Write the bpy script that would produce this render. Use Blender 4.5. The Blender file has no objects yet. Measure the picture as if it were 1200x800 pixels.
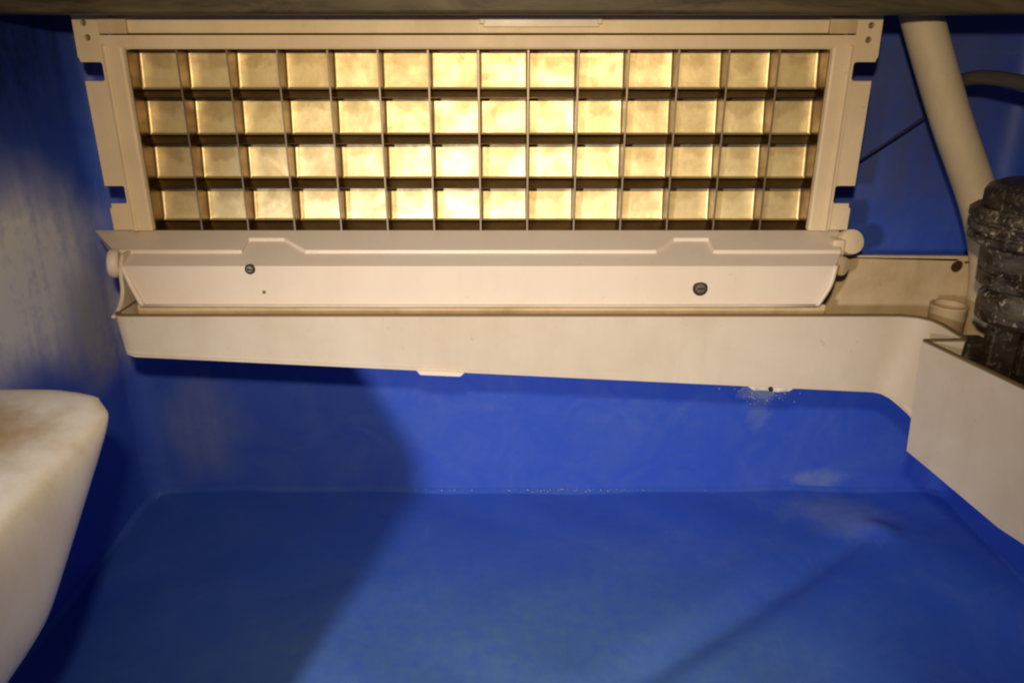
import bpy, bmesh, math, random
from mathutils import Vector, Matrix
from mathutils.geometry import tessellate_polygon

S = bpy.context.scene
COL = S.collection
R = math.radians
random.seed(4)

# ------------------------------------------------------------------ camera, world, lamps, exposure
cam = bpy.data.cameras.new('camera')
cam.sensor_width = 36.0
cam.lens = 27.0
cam.clip_start = 0.005
cam.clip_end = 20.0
cam_o = bpy.data.objects.new('camera', cam)
COL.objects.link(cam_o)
cam_o.location = (0.0, 0.0, 0.311)
cam_o.rotation_euler = (R(90 - 20.9), 0, 0)
S.camera = cam_o

W = bpy.data.worlds.new('World')
S.world = W
W.use_nodes = True
bg = W.node_tree.nodes['Background']
bg.inputs[0].default_value = (0.80, 0.88, 1.0, 1)
bg.inputs[1].default_value = 0.03


def lamp_spot(name, loc, target, power, color, radius, cone, blend):
    l = bpy.data.lights.new(name, 'SPOT')
    l.energy = power
    l.color = color
    l.shadow_soft_size = radius
    l.spot_size = R(cone)
    l.spot_blend = blend
    o = bpy.data.objects.new(name, l)
    COL.objects.link(o)
    o.location = loc
    o.rotation_euler = (Vector(target) - Vector(loc)).to_track_quat('-Z', 'Y').to_euler()
    return o


# the torch held just over the lens, and the weaker lamp to the left of the open bin door
lamp_spot('torch', (-0.008, -0.01, 0.362), (0.0, 0.43, 0.205), 5.6, (1.0, 0.79, 0.51), 0.007, 100, 1.0)
lamp_spot('door_lamp', (-0.254, -0.30, 0.345), (0.03, 0.40, 0.02), 16.5, (0.95, 0.95, 1.0), 0.015, 46, 1.0)

S.view_settings.view_transform = 'Standard'
S.view_settings.look = 'None'
S.view_settings.exposure = 0.0
S.view_settings.gamma = 1.0
S.view_settings.use_curve_mapping = False
S.render.engine = 'CYCLES'
S.cycles.use_denoising = True
S.cycles.max_bounces = 10
S.cycles.glossy_bounces = 6
S.cycles.filter_width = 2.1
S.cycles.sample_clamp_indirect = 6.0


# ------------------------------------------------------------------ materials
class NT:
    def __init__(self, name):
        self.m = bpy.data.materials.new(name)
        self.m.use_nodes = True
        self.t = self.m.node_tree
        self.b = self.t.nodes['Principled BSDF']
        tc = self.t.nodes.new('ShaderNodeTexCoord')
        self.geo = self.t.nodes.new('ShaderNodeNewGeometry')
        self.pos = self.geo.outputs['Position']
        self.obj = tc.outputs['Object']

    def n(self, typ, **kw):
        x = self.t.nodes.new(typ)
        for k, v in kw.items():
            setattr(x, k, v)
        return x

    def l(self, a, b):
        self.t.links.new(a, b)

    def noise(self, vec, scale, detail=4, rough=0.55, dist=0.0):
        x = self.n('ShaderNodeTexNoise')
        self.l(vec, x.inputs['Vector'])
        x.inputs['Scale'].default_value = scale
        x.inputs['Detail'].default_value = detail
        x.inputs['Roughness'].default_value = rough
        x.inputs['Distortion'].default_value = dist
        return x.outputs['Fac']

    def ramp(self, fac, stops, interp='LINEAR'):
        x = self.n('ShaderNodeValToRGB')
        x.color_ramp.interpolation = interp
        els = x.color_ramp.elements
        while len(els) < len(stops):
            els.new(0.5)
        for e, (p, c) in zip(els, stops):
            e.position = p
            e.color = (c, c, c, 1) if isinstance(c, (int, float)) else (*c, 1)
        self.l(fac, x.inputs[0])
        return x.outputs[0]

    def mix(self, fac, a, b, blend='MIX'):
        x = self.n('ShaderNodeMix', data_type='RGBA', blend_type=blend)
        for sock, v in ((x.inputs[0], fac), (x.inputs[6], a), (x.inputs[7], b)):
            if isinstance(v, bpy.types.NodeSocket):
                self.l(v, sock)
            elif isinstance(v, (int, float)):
                sock.default_value = v
            else:
                sock.default_value = (*v, 1)
        return x.outputs[2]

    def math(self, op, a, b=0.0, c=0.0):
        x = self.n('ShaderNodeMath', operation=op)
        for sock, v in zip(x.inputs, (a, b, c)):
            if isinstance(v, bpy.types.NodeSocket):
                self.l(v, sock)
            else:
                sock.default_value = v
        return x.outputs[0]

    def scaled(self, vec, s, off=(0, 0, 0)):
        x = self.n('ShaderNodeMapping')
        self.l(vec, x.inputs['Vector'])
        x.inputs['Scale'].default_value = s
        x.inputs['Location'].default_value = off
        return x.outputs[0]

    def blob(self, center, radii, wob=0.35, nscale=25.0):
        """1 inside an uneven ellipsoid, fading to 0 outside it (a stain or a painted tone with a place of its own)."""
        v = self.n('ShaderNodeVectorMath', operation='SUBTRACT')
        self.l(self.pos, v.inputs[0])
        v.inputs[1].default_value = center
        s = self.n('ShaderNodeVectorMath', operation='DIVIDE')
        self.l(v.outputs[0], s.inputs[0])
        s.inputs[1].default_value = radii
        ln = self.n('ShaderNodeVectorMath', operation='LENGTH')
        self.l(s.outputs[0], ln.inputs[0])
        w = self.noise(self.pos, nscale, 5, 0.6)
        d = self.math('ADD', ln.outputs['Value'], self.math('MULTIPLY', self.math('SUBTRACT', w, 0.5), wob * 4))
        return self.ramp(d, [(0.25, 1.0), (1.0, 0.0)], 'EASE')

    def set(self, key, v):
        s = self.b.inputs[key]
        if isinstance(v, bpy.types.NodeSocket):
            self.l(v, s)
        elif isinstance(v, (int, float)):
            s.default_value = v
        else:
            s.default_value = (*v, 1)

    def bump(self, h, strength, dist):
        x = self.n('ShaderNodeBump')
        x.inputs['Strength'].default_value = strength
        x.inputs['Distance'].default_value = dist
        self.l(h, x.inputs['Height'])
        self.l(x.outputs[0], self.b.inputs['Normal'])


def plastic(name, base, dirt, amount=0.5, rough=0.38, scale=30.0, stains_and_tones=()):
    k = NT(name)
    a = k.ramp(k.noise(k.pos, scale, 6, 0.6, 0.4), [(0.38, 0.0), (0.78, 1.0)])
    b = k.ramp(k.noise(k.scaled(k.pos, (1, 1, 0.25)), scale * 4, 4, 0.6), [(0.45, 0.0), (0.85, 1.0)])
    f = k.math('MULTIPLY', k.math('ADD', a, k.math('MULTIPLY', b, 0.5)), amount)
    col = k.mix(f, base, dirt)
    run = k.ramp(k.noise(k.scaled(k.pos, (130, 130, 10)), 1.0, 5, 0.6, 0.3), [(0.56, 0.0), (0.76, 1.0)])
    spot = k.ramp(k.noise(k.pos, 240, 3, 0.6, 0.6), [(0.69, 0.0), (0.77, 1.0)])
    col = k.mix(k.math('MULTIPLY', run, amount * 0.35), col, dirt)
    col = k.mix(k.math('MULTIPLY', spot, amount * 0.7), col, tuple(c * 0.55 for c in dirt))
    for (c, r, tint, amt, wob, ns) in stains_and_tones:
        col = k.mix(k.math('MULTIPLY', k.blob(c, r, wob, ns), amt), col, tint)
    k.set('Base Color', col)
    k.set('Roughness', k.math('ADD', k.math('MULTIPLY', a, 0.2), rough))
    k.set('Specular IOR Level', 0.4)
    k.set('Subsurface Weight', 0.0)
    k.bump(k.noise(k.pos, 420, 3, 0.6), 0.12, 0.0006)
    return k.m


def blue_liner(name, stains_and_tones, film=0.25, base=(0.030, 0.092, 0.60)):
    k = NT(name)
    n1 = k.ramp(k.noise(k.pos, 14, 6, 0.62, 0.6), [(0.35, 0.0), (0.75, 1.0)])
    col = k.mix(k.math('MULTIPLY', n1, 0.28), base, tuple(c * f for c, f in zip(base, (1.1, 1.2, 0.82))))
    fine = k.noise(k.pos, 160, 5, 0.65)
    streak = k.noise(k.scaled(k.pos, (90, 90, 9)), 1.0, 4, 0.6)
    fl = k.ramp(k.noise(k.pos, 22, 7, 0.7, 1.0), [(0.42, 0.0), (0.85, 1.0)])
    f = k.math('MULTIPLY', k.math('MULTIPLY', fl, film), k.math('ADD', fine, 0.2))
    col = k.mix(f, col, (0.20, 0.27, 0.36))
    sc = k.math('ADD', k.ramp(k.noise(k.scaled(k.pos, (420, 26, 60)), 1.0, 3, 0.5, 0.6), [(0.66, 0.0), (0.74, 1.0)]),
                k.ramp(k.noise(k.scaled(k.pos, (22, 300, 300)), 1.0, 3, 0.5, 0.8), [(0.67, 0.0), (0.75, 1.0)]))
    dots = k.ramp(k.noise(k.pos, 700, 2, 0.5), [(0.70, 0.0), (0.78, 1.0)])
    wear = k.math('MULTIPLY', k.math('ADD', k.math('MULTIPLY', sc, 0.30), k.math('MULTIPLY', dots, 0.5)), fl)
    col = k.mix(wear, col, (0.30, 0.36, 0.46))
    rough = 0.42
    for (c, r, tint, amt, wob, ns) in stains_and_tones:
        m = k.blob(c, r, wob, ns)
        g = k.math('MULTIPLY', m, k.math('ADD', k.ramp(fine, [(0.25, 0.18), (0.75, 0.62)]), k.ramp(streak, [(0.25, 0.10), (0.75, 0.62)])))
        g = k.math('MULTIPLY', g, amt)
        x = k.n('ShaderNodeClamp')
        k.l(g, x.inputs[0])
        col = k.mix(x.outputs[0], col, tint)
    k.set('Base Color', col)
    k.set('Roughness', k.math('ADD', k.math('MULTIPLY', fl, 0.22), rough))
    k.set('Specular IOR Level', 0.45)
    wav = k.noise(k.pos, 9, 2, 0.5)
    h = k.math('ADD', k.math('MULTIPLY', wav, 1.0), k.math('MULTIPLY', fine, 0.05))
    k.bump(h, 0.35, 0.006)
    return k.m


def nickel(name, base, rough, mottled=True):
    k = NT(name)
    k.set('Metallic', 1.0)
    if mottled:
        a = k.ramp(k.noise(k.pos, 55, 6, 0.62, 0.8), [(0.36, 0.0), (0.72, 1.0)])
        s = k.ramp(k.noise(k.scaled(k.pos, (40, 40, 160)), 1.0, 5, 0.65), [(0.35, 0.0), (0.8, 1.0)])
        f = k.math('MULTIPLY', k.math('ADD', k.math('MULTIPLY', a, 0.7), k.math('MULTIPLY', s, 0.5)), 0.78)
        col = k.mix(f, base, tuple(c * q for c, q in zip(base, (0.66, 0.60, 0.50))))
        ob = k.n('ShaderNodeVectorMath', operation='DIVIDE')
        k.l(k.scaled(k.obj, (1, 1, 1), (0, 0, -0.0035)), ob.inputs[0])
        ob.inputs[1].default_value = (0.0105, 1.0, 0.0062)
        ln = k.n('ShaderNodeVectorMath', operation='LENGTH')
        k.l(ob.outputs[0], ln.inputs[0])
        dd = k.math('ADD', ln.outputs['Value'], k.math('MULTIPLY', k.math('SUBTRACT', k.noise(k.pos, 75, 4, 0.6), 0.5), 3.6))
        film = k.ramp(dd, [(0.35, 1.0), (1.05, 0.0)], 'EASE')
        col = k.mix(k.math('MULTIPLY', film, 0.5), col, tuple(c * q for c, q in zip(base, (0.55, 0.47, 0.36))))
        k.set('Base Color', col)
        k.set('Roughness', k.math('ADD', k.math('MULTIPLY', a, 0.14), rough))
        k.bump(k.noise(k.pos, 130, 4, 0.6), 0.12, 0.0012)
    else:
        k.set('Base Color', base)
        k.set('Roughness', rough)
    return k.m


def black_scaled(name, amount):
    k = NT(name)
    w = k.noise(k.pos, 95, 6, 0.7, 1.2)
    s1 = k.ramp(k.noise(k.scaled(k.pos, (1, 1, 0.7)), 330, 4, 0.65, 0.5), [(0.555, 0.0), (0.64, 1.0)])
    s2 = k.ramp(k.noise(k.pos, 150, 5, 0.7, 1.0), [(0.56, 0.0), (0.66, 1.0)])
    spots = k.math('MAXIMUM', k.math('MULTIPLY', s1, k.ramp(w, [(0.40, 0.0), (0.56, 1.0)])), k.math('MULTIPLY', s2, 0.55))
    haze = k.ramp(k.noise(k.scaled(k.pos, (60, 60, 150)), 1.0, 6, 0.7), [(0.42, 0.0), (0.75, 1.0)])
    f = k.math('MULTIPLY', k.math('MAXIMUM', spots, k.math('MULTIPLY', haze, 0.34)), amount)
    k.set('Base Color', k.mix(f, (0.020, 0.013, 0.008), (0.50, 0.43, 0.34)))
    k.set('Roughness', k.math('ADD', k.math('MULTIPLY', f, 0.4), 0.42))
    k.bump(k.math('ADD', w, spots), 0.28, 0.0008)
    return k.m


def simple(name, base, rough, metal=0.0):
    k = NT(name)
    n = k.noise(k.pos, 120, 4, 0.6)
    k.set('Base Color', k.mix(k.math('MULTIPLY', n, 0.4), base, tuple(c * 0.6 for c in base)))
    k.set('Roughness', rough)
    k.set('Metallic', metal)
    return k.m


M = {}
M['frame'] = plastic('aged_cream_plastic', (0.79, 0.63, 0.43), (0.52, 0.38, 0.20), 0.40, 0.42, 24)
M['white'] = plastic('white_plastic', (0.77, 0.66, 0.55), (0.64, 0.50, 0.36), 0.40, 0.36, 18)
M['trough'] = plastic('trough_plastic', (0.63, 0.54, 0.43), (0.48, 0.38, 0.25), 0.6, 0.40, 16)
M['plate'] = plastic('stained_cream_plastic', (0.66, 0.50, 0.31), (0.42, 0.29, 0.13), 0.75, 0.5, 32)
M['pipe'] = plastic('yellowed_pipe_plastic', (0.70, 0.58, 0.40), (0.48, 0.36, 0.19), 0.5, 0.45, 36)
M['guard'] = plastic('guard_plastic', (0.74, 0.70, 0.65), (0.52, 0.44, 0.32), 0.5, 0.45, 40, [
    ((-0.205, 0.240, 0.184), (0.055, 0.045, 0.022), (0.38, 0.25, 0.11), 0.95, 0.22, 55)])
M['grime'] = simple('grime_edge', (0.20, 0.135, 0.06), 0.6)
M['hole_disc'] = simple('dark_red_hole_disc', (0.055, 0.014, 0.010), 0.6)
M['dark'] = simple('dark_hole', (0.02, 0.014, 0.01), 0.7)
M['steel'] = simple('screw_steel', (0.20, 0.16, 0.11), 0.5, 0.8)
M['wire'] = simple('navy_wire_sheath', (0.010, 0.012, 0.030), 0.6)
M['hose'] = simple('grey_black_rubber', (0.075, 0.07, 0.065), 0.22)
M['black'] = simple('black_rubber', (0.012, 0.012, 0.014), 0.38)
M['plate_metal'] = nickel('nickel_plate', (0.99, 0.83, 0.49), 0.48)
M['fin_metal'] = nickel('nickel_fin', (0.125, 0.074, 0.028), 0.28)  # dark copy of the nickel; the fins' dark reflections put into the base
M['fin_edge'] = nickel('bright_fin_edge', (0.34, 0.27, 0.20), 0.5, False)  # paler copy for front faces; their brightness is put into the colour
M['pump'] = black_scaled('scaled_black_plastic', 0.95)
M['pump_cap'] = black_scaled('pump_cap_plastic', 0.30)
M['pump_leg'] = black_scaled('pump_leg_plastic', 0.22)
M['crust_tab'] = plastic('crusted_tab', (0.74, 0.69, 0.60), (0.32, 0.30, 0.28), 0.8, 0.7, 130)
M['crust'] = simple('mineral_scale_and_glint', (0.66, 0.64, 0.58), 0.8)  # also colours the stand-in glints on the seam

_k = NT('rail_brown')
_n = _k.noise(_k.scaled(_k.pos, (14, 60, 90)), 1.0, 6, 0.7, 0.8)
_k.set('Base Color', _k.mix(_k.ramp(_n, [(0.35, 0.0), (0.7, 1.0)]), (0.030, 0.021, 0.010), (0.15, 0.115, 0.055)))
_k.set('Roughness', 0.6)
M['rail'] = _k.m

GREY = (0.94, 0.93, 0.87)
PALE = (0.24, 0.30, 0.44)
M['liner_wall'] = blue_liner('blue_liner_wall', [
    ((-0.268, 0.40, 0.330), (0.04, 0.17, 0.100), (0.010, 0.016, 0.050), 0.95, 0.05, 9),  # soft dark tone: light falloff on the upper left wall, painted in
    ((-0.268, 0.415, 0.190), (0.05, 0.095, 0.074), GREY, 1.3, 0.13, 20),
    ((-0.268, 0.468, 0.148), (0.05, 0.055, 0.058), (0.50, 0.48, 0.42), 1.05, 0.15, 24),
    ((-0.268, 0.355, 0.190), (0.05, 0.07, 0.065), GREY, 0.95, 0.15, 22),
    ((-0.225, 0.5, 0.055), (0.045, 0.03, 0.060), PALE, 0.42, 0.25, 40),
    ((0.178, 0.5, 0.081), (0.020, 0.05, 0.009), (0.50, 0.49, 0.46), 0.65, 0.4, 150),
    ((0.178, 0.5, 0.066), (0.012, 0.05, 0.020), PALE, 0.32, 0.5, 150),
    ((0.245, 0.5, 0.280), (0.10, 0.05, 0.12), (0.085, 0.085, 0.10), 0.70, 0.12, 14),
    ((0.232, 0.5, 0.010), (0.030, 0.05, 0.012), PALE, 0.60, 0.4, 50)], 0.3, (0.038, 0.098, 0.57))
M['liner_floor'] = blue_liner('blue_liner_floor', [
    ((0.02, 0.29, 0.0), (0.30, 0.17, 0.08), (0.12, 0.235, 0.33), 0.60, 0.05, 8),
    ((0.235, 0.468, 0.0), (0.05, 0.03, 0.05), PALE, 0.50, 0.35, 45),
    ((0.10, 0.43, 0.0), (0.10, 0.03, 0.05), PALE, 0.10, 0.4, 24)], 0.28, (0.036, 0.106, 0.56))


# ------------------------------------------------------------------ mesh helpers
def tag(o, label=None, cat=None, group=None, kind=None):
    if label:
        o['label'] = label
    if cat:
        o['category'] = cat
    if group:
        o['group'] = group
    if kind:
        o['kind'] = kind
    return o


def link(name, me, mat, parent=None):
    o = bpy.data.objects.new(name, me)
    COL.objects.link(o)
    if mat is not None and not me.materials:
        me.materials.append(mat)
    if parent is not None:
        o.parent = parent
        o.matrix_parent_inverse = Matrix.Translation(-parent.location)
    return o


def thing(name, loc, label, cat, group=None):
    o = bpy.data.objects.new(name, None)
    COL.objects.link(o)
    o.location = loc
    o.empty_display_size = 0.02
    return tag(o, label, cat, group)


def mesh(name, verts, faces, mat, parent=None, smooth=False, bevel=0.0, seg=2, solid=0.0, offset=-1.0, normals=True):
    me = bpy.data.meshes.new(name)
    me.from_pydata([tuple(v) for v in verts], [], faces)
    if normals:
        bm = bmesh.new()
        bm.from_mesh(me)
        bmesh.ops.recalc_face_normals(bm, faces=bm.faces)
        bm.to_mesh(me)
        bm.free()
    if smooth:
        for p in me.polygons:
            p.use_smooth = True
    o = link(name, me, mat, parent)
    if solid:
        m = o.modifiers.new('solid', 'SOLIDIFY')
        m.thickness = solid
        m.offset = offset
    if bevel:
        m = o.modifiers.new('bevel', 'BEVEL')
        m.width = bevel
        m.segments = seg
        m.limit_method = 'ANGLE'
        m.angle_limit = R(28)
        m.harden_normals = False
        for p in me.polygons:
            p.use_smooth = True
        w = o.modifiers.new('wn', 'WEIGHTED_NORMAL')
        w.keep_sharp = True
    return o


def box(name, x0, x1, y0, y1, z0, z1, mat, parent=None, bevel=0.0, seg=2):
    v = [(x, y, z) for x in (x0, x1) for y in (y0, y1) for z in (z0, z1)]
    f = [(0, 1, 3, 2), (4, 6, 7, 5), (0, 4, 5, 1), (2, 3, 7, 6), (0, 2, 6, 4), (1, 5, 7, 3)]
    return mesh(name, v, f, mat, parent, bevel=bevel, seg=seg)


def circle_pts(cx, cz, r, n=20):
    return [(cx + r * math.cos(2 * math.pi * i / n), cz + r * math.sin(2 * math.pi * i / n)) for i in range(n)]


def plate_xz(name, outline, y0, y1, mat, parent=None, holes=(), bevel=0.0):
    """A flat plate cut in the XZ plane, with real holes, y0 (front) to y1 (back)."""
    cu = bpy.data.curves.new(name, 'CURVE')
    cu.dimensions = '2D'
    cu.fill_mode = 'BOTH'
    cu.extrude = (y1 - y0) / 2
    for loop in [outline] + list(holes):
        sp = cu.splines.new('POLY')
        sp.points.add(len(loop) - 1)
        for p, (x, z) in zip(sp.points, loop):
            p.co = (x, z, 0, 1)
        sp.use_cyclic_u = True
    tmp = bpy.data.objects.new('tmp', cu)
    COL.objects.link(tmp)
    dg = bpy.context.evaluated_depsgraph_get()
    me = bpy.data.meshes.new_from_object(tmp.evaluated_get(dg))
    bpy.data.objects.remove(tmp)
    me.transform(Matrix.Translation((0, (y0 + y1) / 2, 0)) @ Matrix.Rotation(R(90), 4, 'X'))
    bm = bmesh.new()
    bm.from_mesh(me)
    bmesh.ops.remove_doubles(bm, verts=bm.verts, dist=1e-6)
    bmesh.ops.recalc_face_normals(bm, faces=bm.faces)
    bm.to_mesh(me)
    bm.free()
    me.name = name
    me.materials.clear()
    o = link(name, me, mat, parent)
    if bevel:
        m = o.modifiers.new('bevel', 'BEVEL')
        m.width = bevel
        m.segments = 2
        m.limit_method = 'ANGLE'
        m.angle_limit = R(40)
    return o


def spline(pts, n=10):
    """Catmull-Rom through the points."""
    P = [Vector(p) for p in pts]
    P = [P[0] * 2 - P[1]] + P + [P[-1] * 2 - P[-2]]
    out = []
    for i in range(1, len(P) - 2):
        a, b, c, d = P[i - 1:i + 3]
        for j in range(n):
            t = j / n
            out.append(0.5 * ((2 * b) + (c - a) * t + (2 * a - 5 * b + 4 * c - d) * t * t + (3 * b - a - 3 * c + d) * t ** 3))
    out.append(P[-2])
    return out


def tube(name, pts, r, mat, parent=None, n=20, sub=10):
    path = spline(pts, sub) if sub else [Vector(p) for p in pts]
    verts, faces = [], []
    t0 = (path[1] - path[0]).normalized()
    up = t0.orthogonal().normalized()
    for i, p in enumerate(path):
        a = path[max(i - 1, 0)]
        b = path[min(i + 1, len(path) - 1)]
        t = (b - a).normalized()
        up = (up - t * up.dot(t)).normalized()
        s = t.cross(up)
        rr = r[min(i, len(r) - 1)] if isinstance(r, (list, tuple)) else r
        for j in range(n):
            an = 2 * math.pi * j / n
            verts.append(p + (up * math.cos(an) + s * math.sin(an)) * rr)
    for i in range(len(path) - 1):
        for j in range(n):
            k = (j + 1) % n
            faces.append((i * n + j, i * n + k, (i + 1) * n + k, (i + 1) * n + j))
    faces.append(tuple(range(n))[::-1])
    faces.append(tuple(range((len(path) - 1) * n, len(path) * n)))
    o = mesh(name, verts, faces, mat, parent, smooth=True)
    return o


def lathe(name, prof, loc, axis, mat, parent=None, n=32, smooth=True, flute=0.0, flutes=0):
    """Turn a profile of (radius, height) about an axis through loc."""
    q = Vector((0, 0, 1)).rotation_difference(Vector(axis).normalized())
    verts, faces = [], []
    for (r, h) in prof:
        for j in range(n):
            an = 2 * math.pi * j / n
            rr = r * (1 + (flute * math.cos(an * flutes) if flutes else 0))
            verts.append(Vector(loc) + q @ Vector((rr * math.cos(an), rr * math.sin(an), h)))
    for i in range(len(prof) - 1):
        for j in range(n):
            k = (j + 1) % n
            faces.append((i * n + j, i * n + k, (i + 1) * n + k, (i + 1) * n + j))
    if prof[0][0] > 1e-6:
        faces.append(tuple(range(n))[::-1])
    if prof[-1][0] > 1e-6:
        faces.append(tuple(range((len(prof) - 1) * n, len(prof) * n)))
    o = mesh(name, verts, faces, mat, parent, smooth=smooth)
    if smooth:
        m = o.modifiers.new('split', 'EDGE_SPLIT')
        m.split_angle = R(38)
    return o


# ------------------------------------------------------------------ the setting: blue moulded bin liner
BX0, BX1, BY1, RC = -0.268, 0.322, 0.500, 0.016


def inside(x, y):
    """Distance from a point of the bin floor to the nearest liner wall, corners rounded."""
    dx = max(BX0 + RC - x, x - (BX1 - RC))
    dy = y - (BY1 - RC)
    return RC - (math.hypot(max(dx, 0.0), max(dy, 0.0)) + min(max(dx, dy), 0.0))


def liner_floor():
    nx, ny = 300, 230
    x0, x1, y0, y1 = BX0 - 0.002, BX1 + 0.002, 0.08, BY1 + 0.002
    rc = 0.0032
    verts, faces = [], []
    for j in range(ny + 1):
        for i in range(nx + 1):
            x = x0 + (x1 - x0) * i / nx
            y = y0 + (y1 - y0) * j / ny
            # a shallow moulded fold runs from the far right corner towards the near middle
            d = (x - 0.245) * 0.588 - (y - 0.450) * 0.809
            s = (x - 0.245) * -0.809 + (y - 0.450) * -0.588
            on = 1 / (1 + math.exp(-(s - 0.005) / 0.012))
            z = -0.0070 * math.exp(-(d / 0.011) ** 2) * on
            z += 0.0045 * math.exp(-((d - 0.006) / 0.012) ** 2 - ((s + 0.006) / 0.010) ** 2)
            z -= 0.20 * 0.02 * math.log1p(math.exp((d - 0.015) / 0.02)) * on   # tilted down on this side to make it darker
            z += 0.0012 * math.sin(x * 17 + y * 9) + 0.0006 * math.sin(x * 61 + 2 * math.sin(y * 40))
            e = inside(x, y)
            if e < rc:
                q = min(rc, rc - e)
                z += rc - math.sqrt(max(rc * rc - q * q, 0.0))
            verts.append((x, y, z))
    for j in range(ny):
        for i in range(nx):
            a = j * (nx + 1) + i
            faces.append((a, a + 1, a + nx + 2, a + nx + 1))
    return tag(mesh('floor', verts, faces, M['liner_floor'], smooth=True), kind='structure')


liner_floor()


def liner_wall():
    pts = []
    for i in range(41):
        pts.append((BX0, 0.12 + (BY1 - RC - 0.12) * i / 40, (1, 0)))
    for i in range(1, 13):
        a = math.pi - math.pi / 2 * i / 12
        pts.append((BX0 + RC + RC * math.cos(a), BY1 - RC + RC * math.sin(a), (-math.cos(a), -math.sin(a))))
    for i in range(1, 60):
        pts.append((BX0 + RC + (BX1 - BX0 - 2 * RC) * i / 60, BY1, (0, -1)))
    for i in range(13):
        a = math.pi / 2 - math.pi / 2 * i / 12
        pts.append((BX1 - RC + RC * math.cos(a), BY1 - RC + RC * math.sin(a), (-math.cos(a), -math.sin(a))))
    for i in range(1, 41):
        pts.append((BX1, BY1 - RC - (BY1 - RC - 0.12) * i / 40, (-1, 0)))
    nv = 50
    verts, faces = [], []
    for (x, y, n) in pts:
        for j in range(nv + 1):
            z = -0.05 + 0.51 * j / nv
            w = 0.0010 * math.sin(x * 21 + z * 17 + 1) * math.sin(y * 19 + z * 13) - 0.0004
            verts.append((x + n[0] * w, y + n[1] * w, z))
    k = nv + 1
    for i in range(len(pts) - 1):
        for j in range(nv):
            faces.append((i * k + j, i * k + j + 1, (i + 1) * k + j + 1, (i + 1) * k + j))
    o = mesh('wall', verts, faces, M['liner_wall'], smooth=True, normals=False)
    m = o.modifiers.new('solid', 'SOLIDIFY')
    m.thickness = 0.004
    m.offset = 1.0
    return tag(o, kind='structure')


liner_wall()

rail = box('cabinet_rail', -0.268, 0.319, 0.405, 0.4265, 0.3264, 0.36, M['rail'], bevel=0.002)
tag(rail, 'dark brown mottled rail running along the very top above the metal grid', 'rail')

# ------------------------------------------------------------------ evaporator grid in its frame
GX0, GX1 = -0.202, 0.1665
GZ0, GZ1 = 0.2142, 0.3103
NC, NR = 14, 4
YF = 0.430            # front of the fins
DEP = 0.0135
PX = (GX1 - GX0) / NC
PZ = (GZ1 - GZ0) / NR
DROP = 0.0043         # fins fall towards the front so the cubes slide out

ev = thing('ice_grid', (-0.018, 0.45, 0.205), 'wide shiny metal ice cube grid in a cream frame on the back wall', 'ice grid')

# one shallow pan closes the back of each cell; its rim is rounded forward into the fins
def pan_mesh():
    n = 10
    w, h = PX - 0.0002, PZ + 0.0004
    us = [-1, -0.965, -0.93, -0.88, -0.5, 0, 0.5, 0.88, 0.93, 0.965, 1]
    fil = {1: 0.0011, 0.965: 0.00045, 0.93: 0.0001, 0.88: 0.0}
    verts, faces = [], []
    for v in us:
        for u in us:
            d = max(fil.get(abs(u), 0.0), fil.get(abs(v), 0.0))
            tilt = v * h / 2 * math.tan(R(7.0))
            verts.append((u * w / 2, -d + tilt, v * h / 2))
    k = len(us)
    for j in range(k - 1):
        for i in range(k - 1):
            faces.append((j * k + i, j * k + i + 1, (j + 1) * k + i + 1, (j + 1) * k + i))
    me = bpy.data.meshes.new('cell_pan')
    me.from_pydata(verts, [], faces)
    for p in me.polygons:
        p.use_smooth = True
    me.materials.append(M['plate_metal'])
    return me


pan = pan_mesh()
for r in range(NR):
    for c in range(NC):
        o = bpy.data.objects.new('cell_pan', pan)
        COL.objects.link(o)
        o.parent = ev
        o.matrix_parent_inverse = Matrix.Translation(-ev.location)
        o.location = (GX0 + PX * (c + 0.5), YF + DEP, GZ0 + PZ * (r + 0.5) + DROP * 0.87)
        o.rotation_euler = (R(random.uniform(-1.2, 1.2)), 0, R(random.uniform(-1.2, 1.2)))

T = 0.0009
for c in range(1, NC):
    x = GX0 + PX * c
    vf = box('vertical_fin', x - T / 2, x + T / 2, YF - 0.0006, YF + DEP + 0.002, GZ0, GZ1 + 0.002, M['fin_metal'], ev)
    vf.data.materials.append(M['fin_edge'])
    for p in vf.data.polygons:
        if p.normal.y < -0.9:
            p.material_index = 1
for r in range(0, NR):
    z = GZ0 + PZ * r
    v, f = [], [(0, 1, 3, 2), (4, 6, 7, 5), (0, 4, 5, 1), (2, 3, 7, 6), (0, 2, 6, 4), (1, 5, 7, 3)]
    for x in (GX0, GX1):
        for (y, dz) in ((YF, 0.0), (YF + DEP + 0.002, DROP)):
            for t in (-0.0004, 0.0):
                v.append((x, y, z + dz + t))
    mesh('horizontal_fin', v, f, M['fin_metal'], ev)
for x in (GX0 - 0.0009, GX1 - 0.0003):
    box('side_sheet', x, x + 0.0012, YF - 0.0003, YF + DEP + 0.002, GZ0 - 0.001, GZ1 + 0.004, M['fin_metal'], ev)
box('top_sheet', GX0, GX1, YF + 0.001, YF + DEP + 0.004, GZ1 + 0.0035, GZ1 + 0.0045, M['fin_metal'], ev)
box('housing', GX0 - 0.003, GX1 + 0.003, YF + DEP + 0.0045, 0.4995, 0.212, 0.324, M['frame'], ev)

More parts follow.
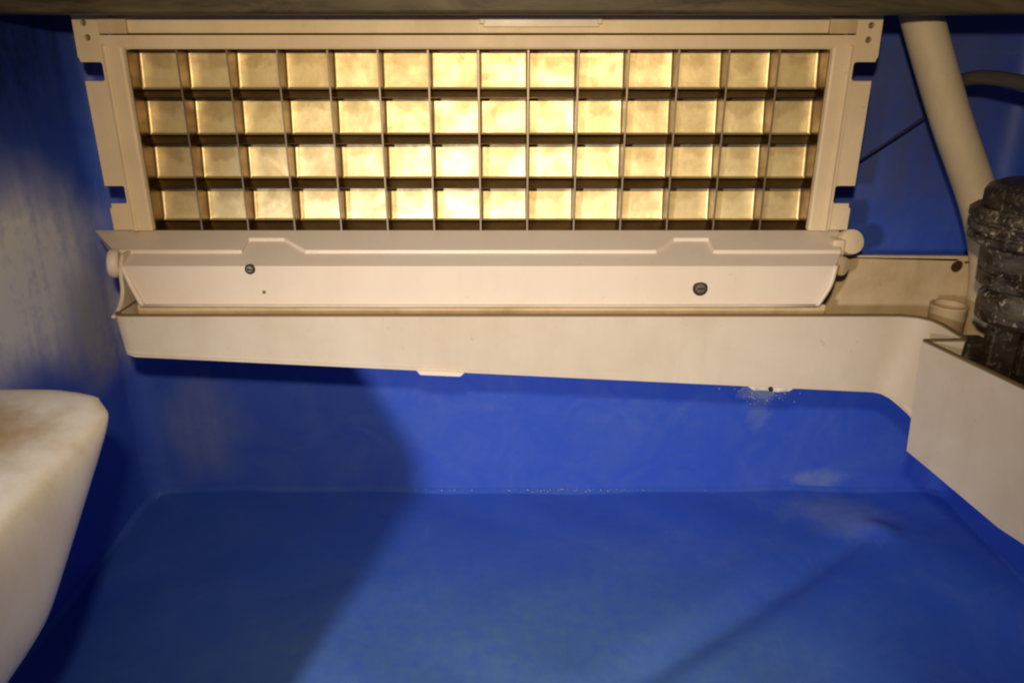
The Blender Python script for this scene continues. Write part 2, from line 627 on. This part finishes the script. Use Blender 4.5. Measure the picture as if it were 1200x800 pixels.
# inner frame: a bevelled cream border round the grid, open at the bottom where the chute begins
FY = 0.4255
plate_xz('inner_frame', [(-0.2138, 0.2146), (-0.2138, 0.3172), (0.1782, 0.3172), (0.1782, 0.2146), (GX1, 0.2146), (GX1, GZ1),
                         (GX0, GZ1), (GX0, 0.2146)], FY, 0.434, M['frame'], ev, bevel=0.0012)
box('frame_ridge', -0.2122, -0.2098, FY - 0.0012, FY + 0.001, 0.2148, 0.3125, M['frame'], ev, bevel=0.0008)
box('frame_ridge', 0.1742, 0.1766, FY - 0.0012, FY + 0.001, 0.2148, 0.3125, M['frame'], ev, bevel=0.0008)
# top bar, a little behind the border, with a raised middle strip and corner blocks
box('top_bar', -0.2060, 0.1700, 0.4300, 0.4400, 0.3180, 0.3310, M['frame'], ev, bevel=0.0006)
box('clip_strip', -0.0150, 0.0452, 0.4286, 0.4299, 0.3210, 0.3300, M['white'], ev, bevel=0.0004)
box('clip', -0.0168, -0.0140, 0.4278, 0.4298, 0.3225, 0.3272, M['frame'], ev, bevel=0.0004)
box('clip', 0.0440, 0.0466, 0.4278, 0.4298, 0.3225, 0.3272, M['frame'], ev, bevel=0.0004)
for x0, x1, hx in ((-0.2135, -0.1990, -0.2065), (0.1640, 0.1780, None)):
    hs = [circle_pts(hx, 0.3270, 0.0012, 12)] if hx else []
    plate_xz('corner_block', [(x0, 0.3178), (x1, 0.3178), (x1, 0.3312), (x0, 0.3312)], 0.4272, 0.4299, M['plate'], ev, hs, bevel=0.0004)

# side brackets with bolt holes and notches
left = [(-0.2140, 0.3300), (-0.2268, 0.3300), (-0.2272, 0.3064), (-0.2266, 0.3058), (-0.2262, 0.3040), (-0.2160, 0.3040), (-0.2150, 0.3030),
        (-0.2150, 0.2956), (-0.2160, 0.2946), (-0.2258, 0.2946), (-0.2258, 0.2395), (-0.2158, 0.2395), (-0.2150, 0.2386),
        (-0.2150, 0.2308), (-0.2158, 0.2298), (-0.2240, 0.2298), (-0.2242, 0.2275), (-0.2252, 0.2270), (-0.2252, 0.2148), (-0.2140, 0.2148)]
MIR = -0.0355
right = [(MIR - x, z) for (x, z) in left][::-1]
plate_xz('side_bracket', left, 0.4285, 0.4315, M['frame'], ev, [circle_pts(-0.2212, 0.3231, 0.0016), circle_pts(-0.2203, 0.3160, 0.0016)], bevel=0.0005)
plate_xz('side_bracket', right, 0.4285, 0.4315, M['frame'], ev, [circle_pts(MIR + 0.2212, 0.3218, 0.0016), circle_pts(MIR + 0.2208, 0.3148, 0.0016)], bevel=0.0005)
for hx, hz in ((-0.2212, 0.3231), (-0.2203, 0.3160), (MIR + 0.2212, 0.3218), (MIR + 0.2208, 0.3148)):
    lathe('hole_backing', [(0.0024, -0.003), (0.0024, 0.0), (0.0, 0.0002)], (hx, 0.4320, hz), (0, -1, 0), M['grime'], ev, 16)  # dark disc added behind each hole, standing in for the shade inside
# arms that carry the brackets back to the wall
for x in (-0.2110, 0.1735):
    box('mounting_arm', x, x + 0.002, 0.4316, 0.4995, 0.215, 0.322, M['frame'], ev)

# ------------------------------------------------------------------ stepped chute panel under the grid
CZ = 0.311
ch = thing('chute_panel', (-0.018, 0.42, 0.18), 'stepped white plastic chute panel with two dark screws below the metal grid', 'chute panel')
P0 = (0.4300, CZ - 0.0966)
P1 = (0.4102, CZ - 0.1032)
P2 = (0.4098, CZ - 0.1051)
N1 = (0.4223, CZ - 0.0993)
N2 = (0.4219, CZ - 0.1012)
P3 = (0.3980, CZ - 0.1090)
P4 = (0.3975, CZ - 0.1311)
P5 = (0.4300, CZ - 0.1300)
E3 = (0.4045, CZ - 0.1068)   # pocket at each end: the lower step falls back
cols = []


def colm(x, a, b, p3=P3, mid=None, dx0=0.0):
    cols.append((x, dx0, [P0, a, b, p3, mid or ((P3[0] + P4[0]) / 2, P3[1] - 0.011), P4, P5]))


K = 0.0004
MIDP = (0.3976, CZ - 0.1195)
colm(-0.2182, P1, P2, dx0=-0.019)
colm(-0.1950, P1, P2)
colm(-0.1478, P1, P2)
colm(-0.1474, N1, N2)
colm(-0.1275, N1, N2)
colm(-0.1130, P1, P2)
colm(0.0790, P1, P2)
colm(0.0905, N1, N2)
colm(0.1098, N1, N2)
colm(0.1102, P1, P2)
colm(0.1600, P1, P2)
colm(0.1800, P1, P2, dx0=0.006)
verts, faces = [], []
for (x, dx0, prof) in cols:
    for i, (y, z) in enumerate(prof):
        xx = x
        if dx0 and i == 0:
            xx += dx0
        if abs(dx0) > 0 and i >= 3:
            xx = {3: -0.2085, 4: -0.2045, 5: -0.2005, 6: -0.2005}[i] if x < 0 else {3: 0.1730, 4: 0.1710, 5: 0.1655, 6: 0.1655}[i]
        verts.append((xx, y, z))
L = 7
for i in range(len(cols) - 1):
    for j in range(L):
        k = (j + 1) % L
        faces.append((i * L + j, i * L + k, (i + 1) * L + k, (i + 1) * L + j))
faces.append(tuple(range(L))[::-1])
faces.append(tuple(range((len(cols) - 1) * L, len(cols) * L)))
mesh('panel', verts, faces, M['white'], ch, bevel=0.0005, seg=2)

# raised rims along the slanting ends of the panel
tube('end_rim', [(-0.2090, 0.3990, 0.2022), (-0.2050, 0.3972, 0.1915), (-0.2008, 0.3970, 0.1802)], 0.0014, M['white'], ch, n=10, sub=6)
tube('end_rim', [(0.1735, 0.3990, 0.2022), (0.1712, 0.3972, 0.1915), (0.1658, 0.3970, 0.1802)], 0.0014, M['white'], ch, n=10, sub=6)
tube('bottom_rim', [(-0.2008, 0.3970, 0.1802), (0.0, 0.3970, 0.1800), (0.1658, 0.3970, 0.1802)], 0.0009, M['trough'], ch, n=10, sub=6)


def screw(x, z, r, parent):
    s = lathe('screw', [(r, 0.0), (r, 0.0009), (r * 0.85, 0.0013), (0.0, 0.0014)], (x, 0.3978, z), (0, -1, 0.15), M['steel'], parent, 24)
    lathe('washer', [(r * 1.45, -0.0004), (r * 1.45, 0.0004), (r * 1.0, 0.0006)], (x, 0.3978, z), (0, -1, 0.15), M['dark'], s, 24)
    box('slot', x - r * 0.6, x + r * 0.6, 0.3960, 0.3966, z - 0.0002, z + 0.0005, M['dark'], s)


screw(-0.1402, CZ - 0.1105, 0.0019, ch)
screw(0.1016, CZ - 0.1212, 0.0028, ch)
lathe('pin_hole', [(0.0009, 0.0), (0.0009, 0.0006), (0.0, 0.0007)], (-0.1340, 0.3975, CZ - 0.1232), (0, -1, 0), M['grime'], ch, 12)
# pivot knobs at the ends
lathe('pivot_knob', [(0.0040, -0.003), (0.0068, -0.0026), (0.0079, -0.0012), (0.0080, 0.0006), (0.0070, 0.0024), (0.0045, 0.0034), (0.0, 0.0037)], (-0.2145, 0.4020, CZ - 0.1085), (-1, -0.30, 0.1), M['white'], ch, 28)
lathe('pivot_knob', [(0.0070, -0.004), (0.0072, 0.0), (0.0068, 0.0022), (0.0040, 0.003), (0.0, 0.0032)], (0.1885, 0.4195, CZ - 0.1010), (0.15, -1, 0.35), M['frame'], ch, 28)
lathe('pivot_pin', [(0.0052, -0.008), (0.0056, 0.0), (0.0050, 0.0018), (0.0, 0.0024)], (0.1800, 0.4080, CZ - 0.1115), (0.55, -1, 0.1), M['plate'], ch, 24)
box('pivot_link', 0.1770, 0.1842, 0.4140, 0.4235, CZ - 0.1080, CZ - 0.0985, M['frame'], ch, bevel=0.0015)

# ------------------------------------------------------------------ water trough: one thin wall folded round to the pump bay
tr = thing('water_trough', (0.0, 0.40, 0.12), 'long cream plastic water trough below the grid, deepening to the right', 'trough')
top = [(-0.2095, 0.4080), (-0.2100, 0.3870), (-0.2092, 0.3830), (-0.2068, 0.3808), (-0.2030, 0.3800),
       (0.1960, 0.3800), (0.2040, 0.3796), (0.2110, 0.3772), (0.2155, 0.3725), (0.2172, 0.3660), (0.2176, 0.3475),
       (0.2160, 0.3458), (0.1990, 0.3452), (0.1972, 0.3447), (0.1966, 0.3437), (0.2006, 0.3276), (0.2106, 0.2873), (0.2225, 0.2400), (0.2350, 0.1900)]
bot = [(-0.2080, 0.4080, 0.162), (-0.2082, 0.3870, 0.1605), (-0.2074, 0.3832, 0.1595), (-0.2054, 0.3808, 0.1582), (-0.2015, 0.3800, 0.1570),
       (0.1960, 0.3800, 0.1364), (0.2000, 0.3794, 0.1358), (0.2040, 0.3770, 0.1342), (0.2072, 0.3720, 0.1320), (0.2095, 0.3660, 0.1300), (0.2130, 0.3475, 0.1240),
       (0.2125, 0.3458, 0.1235), (0.2015, 0.3450, 0.1214), (0.2002, 0.3445, 0.1212), (0.1994, 0.3430, 0.1210), (0.2034, 0.3276, 0.1192), (0.2137, 0.2862, 0.1142), (0.2250, 0.2400, 0.1160), (0.2375, 0.1900, 0.1180)]
ZT = 0.1797


def strip(name, tp, bt, mat, solid, offset=-1.0, bevel=0.0, rows=5):
    verts, faces = [], []
    for (t, b) in zip(tp, bt):
        for i in range(rows + 1):
            f = i / rows
            verts.append(Vector(t).lerp(Vector(b), f))
    k = rows + 1
    for i in range(len(tp) - 1):
        for j in range(rows):
            faces.append((i * k + j, i * k + j + 1, (i + 1) * k + j + 1, (i + 1) * k + j))
    o = mesh(name, verts, faces, mat, tr, smooth=True, normals=False)
    m = o.modifiers.new('solid', 'SOLIDIFY')
    m.thickness = solid
    m.offset = offset
    e = o.modifiers.new('split', 'EDGE_SPLIT')
    e.split_angle = R(40)
    return o


t3 = [(x, y, ZT) for (x, y) in top]
strip('front_wall', t3, bot, M['trough'], 0.0022, -1.0)
strip('rim', [(x, y, ZT + 0.0009) for (x, y) in top], [(x, y, ZT + 0.0001) for (x, y) in top], M['grime'], 0.0022, -1.0, rows=1)
# trough bottom
fl = [Vector((x, y, z + 0.0015)) for (x, y, z) in bot] + [Vector((0.290, 0.19, 0.118)), Vector((0.290, 0.4385, 0.128)), Vector((-0.195, 0.4385, 0.160))]
tri = tessellate_polygon([[Vector((p.x, p.y, 0)) for p in fl]])
mesh('bottom', fl, [tuple(t) for t in tri], M['trough'], tr, solid=0.0015, offset=0)
# back walls: the part under the chute, and the stained plate beside the pump
box('inner_wall', -0.2055, 0.1720, 0.4000, 0.4020, 0.150, 0.1796, M['plate'], tr, bevel=0.0005)
plate_xz('back_plate', [(0.150, 0.1290), (0.290, 0.1270), (0.290, 0.1968), (0.150, 0.1976)], 0.4390, 0.4415, M['plate'], tr, [circle_pts(0.2630, 0.1905, 0.0036, 24)], bevel=0.0006)
for x in (0.160, 0.272):
    box('mounting_block', x, x + 0.012, 0.4416, 0.4995, 0.145, 0.168, M['plate'], tr)
box('side_wall', 0.2902, 0.2926, 0.1900, 0.4414, 0.1160, 0.1960, M['plate'], tr, bevel=0.0005)
lathe('hole_disc', [(0.0035, -0.001), (0.0035, 0.0006), (0.0, 0.0009)], (0.2630, 0.4412, 0.1905), (0, -1, 0), M['hole_disc'], tr, 20)  # disc added to make the hole in the plate look dark
# left end plate rises in a curve from the rim to the pivot
prof = [(0.3815, 0.1796), (0.3860, 0.1805), (0.3905, 0.1828), (0.3940, 0.1862), (0.3960, 0.1905), (0.3965, 0.1960), (0.3975, 0.2010), (0.4020, 0.2075), (0.4250, 0.2075), (0.4250, 0.1780), (0.3815, 0.1780)]
vv = [(-0.2108 + (0.0035 if z < 0.165 else 0), y, z) for (y, z) in prof] + [(-0.2086 + (0.0035 if z < 0.165 else 0), y, z) for (y, z) in prof]
n = len(prof)
mesh('end_plate', vv, [tuple(range(n)), tuple(range(n, 2 * n))] + [(i, (i + 1) % n, n + (i + 1) % n, n + i) for i in range(n)], M['trough'], tr, bevel=0.0006)
# small moulded tab under the front wall, and the drain screw with its crust
plate_xz('tab', [(-0.0515, 0.1500), (-0.0250, 0.1486), (-0.0275, 0.1462), (-0.0495, 0.1472)], 0.3785, 0.3830, M['white'], tr, bevel=0.0005)
plate_xz('tab', [(0.1280, 0.1396), (0.1535, 0.1384), (0.1505, 0.1366), (0.1440, 0.1362), (0.1385, 0.1370), (0.1310, 0.1372)], 0.3802, 0.3835, M['crust_tab'], tr, bevel=0.0006)
lathe('drain_screw', [(0.0012, -0.002), (0.0012, 0.0006), (0.0, 0.0008)], (0.1402, 0.3795, 0.1384), (0, -1, -0.3), M['dark'], tr, 16)

# ------------------------------------------------------------------ plumbing at the right
pipe = tube('drain_pipe', [(0.205, 0.448, 0.360), (0.2195, 0.446, 0.326), (0.2430, 0.443, 0.276), (0.2660, 0.436, 0.228), (0.2745, 0.4285, 0.196), (0.2780, 0.4285, 0.165), (0.2790, 0.4285, 0.130)],
            0.0104, M['pipe'], n=28)
tag(pipe, 'slanting cream plastic pipe running down behind the black pump', 'pipe')
stub = lathe('sleeve', [(0.0090, 0.0), (0.0093, 0.044), (0.0096, 0.0445), (0.0096, 0.0460), (0.0082, 0.0460), (0.0080, 0.010), (0.0, 0.010)], (0.2395, 0.4000, 0.1340), (0, 0, 1), M['plate'], None, 28)
tag(stub, 'short open cream sleeve standing in the trough beside the black pump', 'sleeve')
hose = tube('black_hose', [(0.2400, 0.4580, 0.2820), (0.2460, 0.4460, 0.2935), (0.2560, 0.4300, 0.2960), (0.2750, 0.4100, 0.2900), (0.2900, 0.4000, 0.2750), (0.2960, 0.3980, 0.2500)],
            0.0038, M['hose'], n=20)
tag(hose, 'curved black hose passing behind the slanting cream pipe at the right edge', 'hose')
wire = tube('thin_wire', [(0.1720, 0.470, 0.2200), (0.2080, 0.485, 0.2400), (0.2320, 0.482, 0.2590), (0.2560, 0.478, 0.2790)], 0.0007, M['wire'], n=10)
tag(wire, 'thin dark wire crossing the blue wall between the grid and the pipe', 'wire')

# ------------------------------------------------------------------ water pump, black and crusted with white scale
PC = Vector((0.2585, 0.3650, 0.0))
pu = thing('water_pump', (PC.x, PC.y, 0.128), 'black water pump crusted with white mineral scale at the right edge', 'pump')
lathe('cap', [(0.0300, 0.2385), (0.0300, 0.2460), (0.0285, 0.2490), (0.0240, 0.2512), (0.0120, 0.2525), (0.0, 0.2528)], (PC.x, PC.y, 0), (0, 0, 1), M['pump_cap'], pu, 40)
lathe('ribbed_collar', [(0.0285, 0.2215), (0.0318, 0.2222), (0.0330, 0.2235), (0.0330, 0.2262), (0.0316, 0.2268), (0.0316, 0.2280), (0.0340, 0.2288), (0.0342, 0.2318), (0.0326, 0.2325), (0.0326, 0.2336), (0.0346, 0.2344), (0.0344, 0.2376), (0.0322, 0.2394), (0.0200, 0.2396)], (PC.x, PC.y, 0), (0, 0, 1), M['pump'], pu, 120, True, 0.010, 30)
lathe('motor_body', [(0.0250, 0.2010), (0.0256, 0.2018), (0.0258, 0.2080), (0.0248, 0.2084), (0.0248, 0.2094), (0.0262, 0.2100), (0.0266, 0.2190), (0.0282, 0.2218)], (PC.x, PC.y, 0), (0, 0, 1), M['pump'], pu, 40)
lathe('lower_ring', [(0.0190, 0.1815), (0.0225, 0.1830), (0.0230, 0.1900), (0.0226, 0.1960), (0.0206, 0.1985), (0.0206, 0.2012)], (PC.x, PC.y, 0), (0, 0, 1), M['pump'], pu, 48, True, 0.012, 12)
for (dx, dy) in ((-0.0180, -0.012), (0.0150, -0.012), (0.0165, 0.014)):
    box('leg', PC.x + dx - 0.0068, PC.x + dx + 0.0068, PC.y + dy - 0.004, PC.y + dy + 0.004, 0.1475, 0.1850, M['pump_leg'], pu, bevel=0.0012)
lathe('impeller_base', [(0.0240, 0.1290), (0.0262, 0.1310), (0.0262, 0.1470), (0.0240, 0.1482), (0.0, 0.1482)], (PC.x, PC.y, 0), (0, 0, 1), M['pump_leg'], pu, 40)
box('highlight_strip', PC.x - 0.0060, PC.x + 0.0070, PC.y - 0.0285, PC.y - 0.0255, 0.1500, 0.1525, M['white'], pu, bevel=0.0006)  # white strip put in as a highlight low on the pump
box('clip_block', PC.x - 0.0290, PC.x - 0.0150, PC.y - 0.004, PC.y + 0.010, 0.1300, 0.1720, M['pump_leg'], pu, bevel=0.0015)

# ------------------------------------------------------------------ cream guard block on the left wall
prof = [(0.2900, 0.1835), (0.2120, 0.1275), (0.1700, 0.1245), (0.1660, 0.0030), (0.1300, 0.0030), (0.1300, 0.1790)]  # unseen leg down to the floor, added to cast the floor shadow
n = len(prof)
vv, ff = [], []
slices = [(-0.2678, 0.0), (-0.1840, 0.0), (-0.1740, 0.0014), (-0.1650, 0.0050), (-0.1580, 0.0100), (-0.1515, 0.0170)]
for (x, back) in slices:
    for k, (y, z) in enumerate(prof):
        if k == 0:
            vv.append((x, y - back, z - back * 0.10))
        elif k == 1:
            vv.append((x, y - back * 0.45, z + back * 0.1))
        else:
            vv.append((x, y, z))
for a in range(len(slices) - 1):
    for k in range(n):
        ff.append((a * n + k, a * n + (k + 1) % n, (a + 1) * n + (k + 1) % n, (a + 1) * n + k))
ff += [tuple(range(n))[::-1], tuple(range((len(slices) - 1) * n, len(slices) * n))]
g = mesh('guard_block', vv, ff, M['guard'], None, smooth=True)
md = g.modifiers.new('remesh', 'REMESH')
md.mode = 'VOXEL'
md.voxel_size = 0.0022
md.use_smooth_shade = True
md = g.modifiers.new('round', 'SMOOTH')
md.factor = 0.5
md.iterations = 130
tag(g, 'rounded cream plastic guard block jutting from the left wall', 'guard block')

# ------------------------------------------------------------------ white grains: stand-in seam glints, and mineral crust on the wall
def grains(name, spots, label):
    bm = bmesh.new()
    for (p, s) in spots:
        m = Matrix.Translation(p) @ Matrix.Rotation(random.uniform(0, 6.28), 4, Vector((random.random(), random.random(), random.random() + 0.1)).normalized()) @ Matrix.Diagonal((s, s * random.uniform(0.5, 1), s * random.uniform(0.4, 0.9), 1))
        bmesh.ops.create_icosphere(bm, subdivisions=1, radius=1.0, matrix=m)
    me = bpy.data.meshes.new(name)
    bm.to_mesh(me)
    bm.free()
    o = link(name, me, M['crust'])
    return tag(o, label, 'mineral scale', kind='stuff')


sp = []  # pale grains placed as stand-ins for glints on the seam
for i in range(46):
    x = random.choice([random.gauss(0.03, 0.02), random.gauss(0.075, 0.02), random.gauss(0.0, 0.05)])
    sp.append((Vector((x, 0.4962 + random.uniform(-0.002, 0.001), 0.0024 + random.uniform(0, 0.0012))), random.uniform(0.0002, 0.0006)))
grains('seam_glint', sp, 'white grains standing in for glints along the seam of wall and floor')
sp = []
for i in range(170):
    x = random.gauss(0.180, 0.011)
    z = 0.0885 - abs(random.gauss(0, 0.0075))
    sp.append((Vector((x, 0.4992, z)), random.uniform(0.0002, 0.0008)))
grains('wall_scale', sp, 'white mineral crust on the blue wall under the trough drain')
